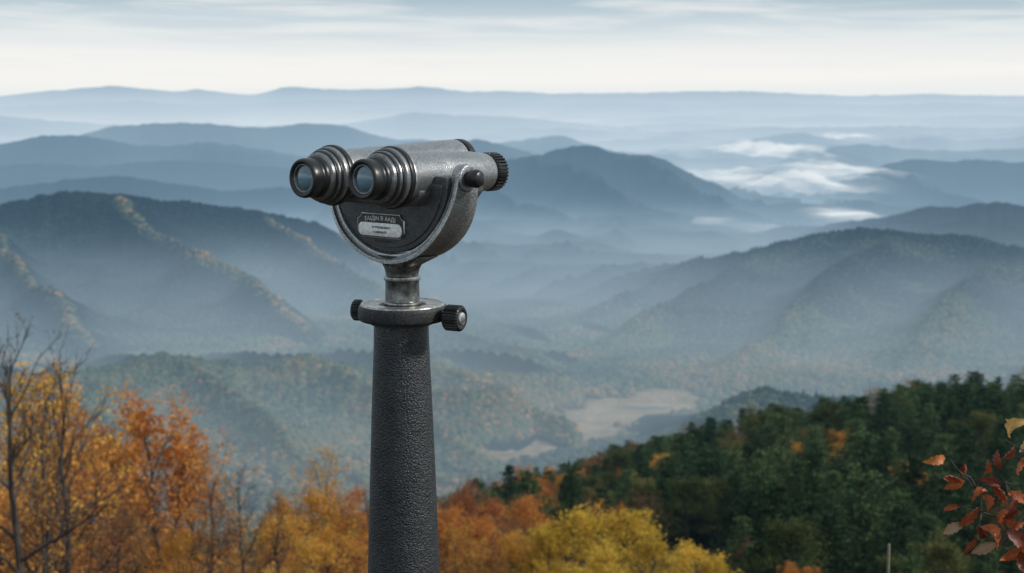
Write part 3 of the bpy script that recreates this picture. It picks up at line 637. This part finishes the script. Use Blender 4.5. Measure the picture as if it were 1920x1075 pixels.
# yoke: swept half ring
RX,RZ=.178,.173
ph=np.linspace(PI,2*PI,73)
path=[(-RX,.012),(-RX,.006)]+[(RX*math.cos(p),RZ*math.sin(p)) for p in ph]+[(RX,.006),(RX,.012)]
path=np.array(path)
tan=np.gradient(path,axis=0); tan/=np.linalg.norm(tan,axis=1)[:,None]; nor=np.stack([tan[:,1],-tan[:,0]],-1) # outward
hw,tk=.047,.015
cs=[]
for (a,b) in [(0,-hw),(-.0045,-hw),(-.0045,-hw+.006),(-tk+.004,-hw+.006),(-tk,-hw+.008),(-tk,hw-.002),(-tk+.002,hw),(-.002,hw),(0,hw-.002),(0,0),(0,-hw+.004),(.003,-hw+.003),(.003,-hw+.0005)]: cs.append((a,b))
cs=np.array(cs)
V=np.zeros((len(path),len(cs),3))
s=np.linspace(-1,1,len(path)); wv=1-.42*np.clip((np.abs(s)-.5)/.5,0,1)**1.3
for i in range(len(path)):
    V[i,:,0]=path[i,0]+nor[i,0]*cs[:,0]; V[i,:,2]=path[i,1]+nor[i,1]*cs[:,0]; V[i,:,1]=cs[:,1]*wv[i]
nc=len(cs); fs=[]
for i in range(len(path)-1):
    for j in range(nc):
        j2=(j+1)%nc; fs.append((i*nc+j,i*nc+j2,(i+1)*nc+j2,(i+1)*nc+j))
fs.append(tuple(range(nc))); fs.append(tuple((len(path)-1)*nc+j for j in range(nc)))
yk=hp(mk('yoke',V.reshape(-1,3),fs,YOKE,True,parent=tv))
bm=bmesh.new(); bm.from_mesh(yk.data); bmesh.ops.recalc_face_normals(bm,faces=bm.faces); bm.to_mesh(yk.data); bm.free(); yk.data.set_sharp_from_angle(angle=math.radians(35))
for sgn in (1,-1):
    b=lathe('pivot_boss',bev([(.160,0),(.160,.027),(.1785,.027),(.182,.025),(.183,.014),(.183,0)],.0015),YOKE,yk,axis='X',segs=48,off=(0,0,-.001))
    kn=lathe('pivot_knob',bev([(.182,0),(.182,.012),(.187,.012),(.188,.0175),(.204,.0180),(.211,.014),(.2135,.007),(.214,0)],.0015),BLKM,yk,axis='X',segs=48,off=(0,0,-.001))
    if sgn<0: b.rotation_euler=(0,0,PI); kn.rotation_euler=(0,0,PI)
# housing: half drum inside the yoke
def prism(name,outline,y0,y1,mat,parent,bevel=.003):
    n=len(outline); V=[(x,y0,z) for x,z in outline]+[(x,y1,z) for x,z in outline]
    fs=[tuple(range(n))[::-1],tuple(range(n,2*n))]+[(i,(i+1)%n,n+(i+1)%n,n+i) for i in range(n)]
    ob=mk(name,V,fs,mat,True,parent=parent)
    bm=bmesh.new(); bm.from_mesh(ob.data); bmesh.ops.recalc_face_normals(bm,faces=bm.faces)
    ed=[e for e in bm.edges if e.calc_face_angle(0)>.6]
    bmesh.ops.bevel(bm,geom=ed,offset=bevel,segments=3,profile=.5,affect='EDGES')
    bm.to_mesh(ob.data); bm.free(); ob.data.polygons.foreach_set('use_smooth',np.ones(len(ob.data.polygons),bool)); ob.data.set_sharp_from_angle(angle=math.radians(35)); return ob
r1x,r1z=RX-.019,RZ-.019
ol=[(r1x*math.cos(p),r1z*math.sin(p)) for p in np.linspace(PI,2*PI,60)]
ol=ol+[(r1x-.004,.002),(.13,.003),(-.13,.003),(-r1x+.004,.002)]
hs=hp(prism('housing',ol,-.036,.034,DARK,tv,.003))
ol2=[((r1x-.010)*math.cos(p),(r1z-.010)*math.sin(p)) for p in np.linspace(PI*1.03,PI*1.97,60)]
pan=prism('front_panel',ol2,-.0395,-.035,DARK,hs,.0012)
cr=[(-.132,-.030),(-.112,-.056),(.098,-.056),(.120,-.030),(.114,-.020),(.045,-.030),(-.045,-.030),(-.125,-.020)]
prism('barrel_cradle',cr,-.072,.12,DARK,hs,.007)
BZ=.001
def barrel(x,tend,rb,re,zo=0.0,kn=True,tilt=0.0):
    o3=(x,0,BZ+zo); n0=len(SHEAR)
    body=hp(lathe('barrel',bev([(-.096,0),(-.096,.046),(-.094,.0505),(-.082,rb+.001),(.02,rb),(tend-.06,(rb+re)/2+.001),(tend-.012,re),(tend-.008,re-.004),(tend,re-.005),(tend,0)],.002),SILV,tv,axis='Y',segs=96,off=o3))
    lathe('band',bev([(-.110,.030),(-.110,.0560),(-.1075,.0605),(-.098,.0605),(-.0955,.0545),(-.0955,.045)],.001),BLKM,body,axis='Y',segs=96,off=o3)
    lathe('band',bev([(-.089,.047),(-.089,rb+.0035),(-.083,rb+.0035),(-.083,.047)],.001),WORN,body,axis='Y',segs=96,off=o3)
    ey=lathe('eyepiece',bev([(-.109,.02),(-.109,.0575),(-.118,.0570),(-.121,.0530),(-.130,.0520),(-.132,.0485),(-.143,.0470),(-.146,.0420),(-.146,.02)],.0012),EYEM,body,axis='Y',segs=96,off=o3)
    lathe('band',bev([(-.1215,.045),(-.1215,.0550),(-.1255,.0550),(-.1255,.045)],.0008),BLKM,ey,axis='Y',segs=96,off=o3)
    lathe('band',bev([(-.1325,.042),(-.1325,.0505),(-.1360,.0505),(-.1360,.042)],.0008),BLKM,ey,axis='Y',segs=96,off=o3)
    lathe('eyecup',bev([(-.144,.02),(-.144,.0415),(-.152,.0405),(-.154,.0370),(-.159,.0365),(-.162,.0385),(-.177,.0390),(-.183,.0372),(-.184,.0335),(-.1815,.0285),(-.174,.0265),(-.174,.0)],.0012),BLK,ey,axis='Y',segs=96,off=o3)
    lathe('lens_ring',bev([(-.1745,.0235),(-.179,.0250),(-.1800,.0262),(-.1800,.0276),(-.1755,.0280)],.0006),EYEM,ey,axis='Y',segs=72,off=o3)
    lathe('lens',[(-.1742,.0258),(-.1755,.0248),(-.1772,.018),(-.1782,.009),(-.1785,0)],GLASS,ey,axis='Y',segs=64,off=o3)
    k=re-.001
    L2=.026 if kn else .014
    ob=lathe('objective_ring',bev([(tend-.006,.02),(tend-.006,k-.002),(tend-.004,k+.001),(tend+L2-.004,k+.001),(tend+L2,k-.003),(tend+L2,k-.008),(tend+L2-.010,k-.010),(tend+L2-.010,0)],.0012),BLKM,body,axis='Y',segs=192,off=o3,knurl=(32,tend-.003,tend+L2-.003) if kn else None)
    lathe('lens',[(tend+L2-.010,k-.011),(tend+L2-.006,.015),(tend+L2-.005,0)],GLASS,ob,axis='Y',segs=64,off=o3)
    for ob_ in SHEAR[n0:]:
        for v in ob_.data.vertices: v.co.z+=tilt*(v.co.y+.18)
    return body
barrel(.076,.176,.0475,.0385,.000,True,0.0); barrel(-.091,.268,.0490,.0500,-.004,False,.036)
# name plate
def plate_outline(w,h,c):
    pts=[]
    for sx,sz,a0 in ((1,1,0),(-1,1,1),(-1,-1,2),(1,-1,3)):
        cx_,cz_=sx*w/2,sz*h/2
        base={0:[(cx_,cz_-c),None,(cx_-c,cz_)],1:[(cx_+c,cz_),None,(cx_,cz_-c)],2:[(cx_,cz_+c),None,(cx_+c,cz_)],3:[(cx_-c,cz_),None,(cx_,cz_+c)]}[a0]
        p0=np.array(base[0]); p1=np.array(base[2]); mid=(p0+p1)/2; inn=mid-np.array([sx,sz])*c*.28
        for t in np.linspace(0,1,6):
            q=(1-t)**2*p0+2*t*(1-t)*inn+t*t*p1; pts.append(tuple(q))
    return pts
def rrect(w,h,r):
    pts=[]
    for sx,sz,a0 in ((1,1,0),(-1,1,90),(-1,-1,180),(1,-1,270)):
        for t in np.linspace(0,90,7):
            a=math.radians(a0+t); pts.append((sx*(w/2-r)+r*math.cos(a),sz*(h/2-r)+r*math.sin(a)))
    return pts
NX,NZ=-.016,-.101
off=lambda L,dz=0:[(x+NX,z+NZ+dz) for x,z in L]
npl=prism('name_plate',off(plate_outline(.132,.050,.012)),-.0440,-.0385,WORN,hs,.0012)
prism('plate_field',off(plate_outline(.128,.046,.011)),-.0446,-.0436,PLT,npl,.0003)
prism('plate_panel',off(rrect(.122,.027,.012),-.0075),-.0466,-.0442,BRSS,npl,.0006)
def text(body,size,x,z,y,mat,parent,sx=1.0):
    cu=bpy.data.curves.new('lettering','FONT'); cu.body=body; cu.size=size; cu.align_x='CENTER'; cu.align_y='CENTER'; cu.extrude=.0004
    t=bpy.data.objects.new('t',cu); COL.objects.link(t); dg=bpy.context.evaluated_depsgraph_get()
    me=bpy.data.meshes.new_from_object(t.evaluated_get(dg)); bpy.data.objects.remove(t)
    for v in me.vertices: v.co.y-=1.2*v.co.x*v.co.x if size>.011 else 0
    me.transform(Matrix.Translation((x,y,z))@Matrix.Rotation(PI/2,4,'X')@Matrix.Diagonal((sx,1,1,1)))
    me.materials.clear(); me.materials.append(mat); o=bpy.data.objects.new('lettering',me); COL.objects.link(o); o.parent=parent
text('E\u0391I\u0414IN \u0412 \u0410\u0410\u0414I',.0120,NX,NZ+.0145,-.0448,INK,npl,1.05)
text("N\u00b0'\u0420\u0412O\u0412ID\u0418ND",.0065,NX+.004,NZ-.0035,-.0467,PLT,npl,1.05)
text('\u00b7 \u0421O\u041c\u0412\u0418D\u041bE \u00b7',.0060,NX,NZ-.0130,-.0467,PLT,npl,1.1)
text('\u0421\u0410\u041bI\u0422\u0422IV\u0418',.0080,NX+.002,NZ-.0320,-.0397,DISC,pan,1.1)

# ------------------------------------------------------------ shrub with red leaves
def shrubmat(name,cols,rough=.5):
    m,nt=newmat(name); at_=N(nt,'ShaderNodeAttribute',attribute_name='rnd'); g=N(nt,'ShaderNodeNewGeometry')
    f=M(nt,'ADD',at_.outputs['Fac'],M(nt,'MULTIPLY',M(nt,'SUBTRACT',NOISE(nt,g.outputs['Position'],70,5,.65),.5),.4),clamp=True)
    c=RAMP(nt,f,cols); a=princ(nt,c,rough,0,bump(nt,NOISE(nt,g.outputs['Position'],260,3),.5,.001)); t=N(nt,'ShaderNodeBsdfTranslucent'); nt.links.new(c,t.inputs[0]); x=N(nt,'ShaderNodeMixShader'); x.inputs[0].default_value=.25
    nt.links.new(a,x.inputs[1]); nt.links.new(t.outputs[0],x.inputs[2]); finish(nt,x.outputs[0],False); return m
SHR=shrubmat('shrub_leaves',[(0,(.05,.016,.012)),(.25,(.13,.030,.016)),(.45,(.25,.055,.022)),(.62,(.42,.11,.032)),(.78,(.58,.21,.045)),(.87,(.38,.26,.19)),(.93,(.42,.28,.16)),(1,(.62,.40,.12))])
sh=bpy.data.objects.new('shrub',None); COL.objects.link(sh); sh.location=(1.62,3.75,0)
sh['label']='leafy shrub with dark red and orange autumn leaves'; sh['category']='shrub'
def w(px,py,r):
    th,t=sight(px,py); return np.array([r*math.sin(th),r*math.cos(th),CAMZ+r*t])
org=np.array([1.62,3.75,0]); rs=np.random.default_rng(77)
LV=[(1757,863,175,1.0,.74,3.7),(1903,800,30,1.2,.99,3.75),(1783,893,150,1,.5,3.7),(1812,880,100,.9,.4,3.72),(1795,910,200,1,.6,3.7),(1852,880,80,.9,.6,3.8),(1870,862,95,1,.35,3.8),
(1893,850,70,.9,.4,3.85),(1910,870,40,1,.6,3.8),(1860,905,-20,1,.3,3.7),(1835,925,200,1.1,.62,3.7),(1780,950,200,.8,.6,3.7),(1850,940,-60,1,.6,3.7),(1880,925,-30,1.1,.5,3.7),
(1915,940,-40,1,.6,3.75),(1895,960,-80,1.1,.25,3.7),(1870,965,-100,1,.6,3.7),(1815,970,-150,1,.55,3.7),(1787,992,200,.8,.88,3.7),(1840,1000,-80,1,.3,3.68),
(1862,1000,-60,1.1,.62,3.7),(1845,1028,215,1,.88,3.7),(1818,1025,-110,.9,.5,3.7),(1905,985,-20,1,.5,3.7),(1912,1015,-60,1.1,.3,3.7),(1895,1045,200,1.1,.6,3.7),(1918,1060,-60,1,.3,3.7),
(1940,900,30,1,.4,3.8),(1950,850,60,1,.5,3.8),(1960,950,0,1,.3,3.8),(1945,1000,-30,1,.5,3.8),(1940,1050,-60,1,.4,3.8),(1930,830,60,1.1,.95,3.8)]
V=[];Fc=[];rn=[];tv_=[];tf_=[]
hub=w(1990,1100,3.78)-org
tube(tv_,tf_,[np.array([0,0,0]),np.array([.02,-.02,.3]),hub],[.012,.009,.007],6)
hubs=[w(1900,990,3.74)-org,w(1885,905,3.77)-org,w(1840,960,3.72)-org,w(1830,915,3.72)-org,w(1930,850,3.8)-org,w(1870,1025,3.72)-org,w(1800,885,3.7)-org]
for h_ in (0,4): tube(tv_,tf_,[hub,(hub+hubs[h_])/2+np.array([.01,0,-.01]),hubs[h_]],[.005,.004,.003],5)
for a,b in ((0,1),(0,2),(2,3),(0,5),(3,6)): tube(tv_,tf_,[hubs[a],(hubs[a]+hubs[b])/2+np.array([.006,0,.006]),hubs[b]],[.003,.0025,.0018],5)
for px,py,ang,s,cv,r in LV:
    p=w(px,py,r)-org; a=math.radians(ang+rs.uniform(-25,25)); L=.036*s*rs.uniform(.75,1.15); wd=L*rs.uniform(.34,.52)
    d=np.array([math.cos(a),rs.uniform(-.6,.6),math.sin(a)]); d/=np.linalg.norm(d)
    nrm=np.array([rs.uniform(-1,1),-1,rs.uniform(-.6,1.2)]); sd=np.cross(d,nrm); sd/=np.linalg.norm(sd); nn=np.cross(sd,d)
    b0=len(V); K=14; curl=rs.uniform(-1.0,1.1); fold=rs.uniform(.2,1.5); tw=rs.uniform(-1.6,1.6)
    for i in range(K):
        t=i/(K-1); wd_=wd*math.sin(PI*t**.85)**.8 if 0<t<1 else .0004
        wd_*=1+.16*math.sin(i*2.5+px)
        c=p+d*L*(2*t-1)*(1-.15*abs(curl))-nn*curl*L*(2*t-1)**2*.8
        s2=sd*math.cos(tw*(t-.5))+nn*math.sin(tw*(t-.5)); n2=np.cross(s2,d)
        for q in (-1,-.5,0,.5,1): V.append(c+s2*wd_*q*(1-.2*fold*abs(q))+nn*(fold*wd_*q*q+.0028*math.sin(5*q+i*2)))
    for i in range(K-1):
        for j in range(4): Fc.append((b0+i*5+j,b0+i*5+j+1,b0+(i+1)*5+j+1,b0+(i+1)*5+j)); rn.append(cv)
    st_=p-d*L; hb=min(hubs,key=lambda q:np.linalg.norm(q-st_)); tube(tv_,tf_,[hb,(hb+st_)/2+np.array([0,0,-.004]),st_],[.0018,.0014,.001],4)
mk('stem',tv_,tf_,BARK,True,parent=sh)
mk('foliage',np.array(V),Fc,SHR,True,{'rnd':('FACE',rn)},parent=sh)
# wooden stake
m,nt=newmat('weathered_wood'); g=N(nt,'ShaderNodeNewGeometry'); finish(nt,princ(nt,RAMP(nt,NOISE(nt,g.outputs['Position'],40,5),[(.3,(.12,.12,.08)),(.7,(.26,.25,.18))]),.85),False)
th,t=sight(1667,1020); r=7.0; zt=CAMZ+r*t; g0=float(ground_z(th,r)); hh=zt-g0
so=lathe('wooden_stake',bev([(-.1,0),(-.1,.010),(hh*.6,.0085),(hh-.01,.007),(hh,.005),(hh,0)],.001),m,None,segs=12)
so.location=(r*math.sin(th),r*math.cos(th),g0); so['label']='thin weathered wooden stake in the slope'; so['category']='stake'

# ------------------------------------------------------------ light and sky
EL,AZ=math.radians(33),math.radians(102)
sd=Vector((math.sin(AZ)*math.cos(EL),math.cos(AZ)*math.cos(EL),math.sin(EL)))
L=bpy.data.lights.new('sun','SUN'); L.energy=2.8; L.angle=math.radians(7); L.color=(1,.95,.89)
lo=bpy.data.objects.new('sun',L); COL.objects.link(lo); lo.rotation_euler=sd.to_track_quat('Z','Y').to_euler()
wd=bpy.data.worlds.new('World'); scene.world=wd; wd.use_nodes=True; nt=wd.node_tree; nt.nodes.clear()
sky=N(nt,'ShaderNodeTexSky'); sky.sky_type='NISHITA'; sky.sun_disc=False; sky.sun_elevation=EL; sky.sun_rotation=AZ; sky.air_density=1.2; sky.dust_density=3
tc=N(nt,'ShaderNodeTexCoord'); sp=N(nt,'ShaderNodeSeparateXYZ'); nt.links.new(tc.outputs['Generated'],sp.inputs[0])
az=M(nt,'ARCTAN2',sp.outputs[0],sp.outputs[1]); z=sp.outputs[2]
def streak(a,b,off_,sc,det,rough,tilt=0.0,dist=0.0):
    cv=N(nt,'ShaderNodeCombineXYZ'); nt.links.new(M(nt,'MULTIPLY',az,a),cv.inputs[0]); nt.links.new(M(nt,'ADD',M(nt,'MULTIPLY',z,b),M(nt,'MULTIPLY',az,tilt)),cv.inputs[1]); cv.inputs[2].default_value=off_
    n=nt.nodes.new('ShaderNodeTexNoise'); n.inputs['Scale'].default_value=sc; n.inputs['Detail'].default_value=det; n.inputs['Roughness'].default_value=rough; n.inputs['Distortion'].default_value=dist
    nt.links.new(cv.outputs[0],n.inputs['Vector']); return n.outputs['Fac']
n1=streak(3.0,46,0,2.0,7,.62,.9,.5); n2=streak(1.2,20,4,1.5,4,.5)
zz=M(nt,'ADD',z,M(nt,'MULTIPLY',M(nt,'SUBTRACT',n2,.5),.03))
base=RAMP(nt,M(nt,'MULTIPLY',zz,8.0,clamp=True),[(0,(.88,.91,.91)),(.10,(.99,.97,.93)),(.22,(.93,.94,.92)),(.38,(.61,.71,.77)),(.58,(.36,.49,.58)),(1,(.40,.50,.58))])
wh=MIX(nt,RAMP(nt,n1,[(.44,(0,0,0)),(.62,(1,1,1))]),base,(.87,.89,.89))
fcl=M(nt,'MULTIPLY',M(nt,'MULTIPLY',z,24,clamp=True),.75)
mixn=MIX(nt,fcl,base,wh)
vm=N(nt,'ShaderNodeVectorMath',operation='SCALE'); vm.inputs[3].default_value=10; nt.links.new(mixn,vm.inputs[0])
fin=MIX(nt,.94,sky.outputs[0],vm.outputs[0])
bg=N(nt,'ShaderNodeBackground'); bg.inputs[1].default_value=.1; nt.links.new(fin,bg.inputs[0])
ow=N(nt,'ShaderNodeOutputWorld'); nt.links.new(bg.outputs[0],ow.inputs[0])
# ------------------------------------------------------------ camera
cam=bpy.data.cameras.new('camera'); co=bpy.data.objects.new('camera',cam); COL.objects.link(co); scene.camera=co
co.location=(0,0,CAMZ); co.rotation_euler=(PI/2-PITCH,0,0); cam.lens=50; cam.sensor_width=36; cam.clip_start=.05; cam.clip_end=120000
cam.dof.use_dof=True; cam.dof.focus_distance=2.93; cam.dof.aperture_fstop=6.5
scene.view_settings.view_transform='Standard'; scene.view_settings.look='None'; scene.view_settings.exposure=0
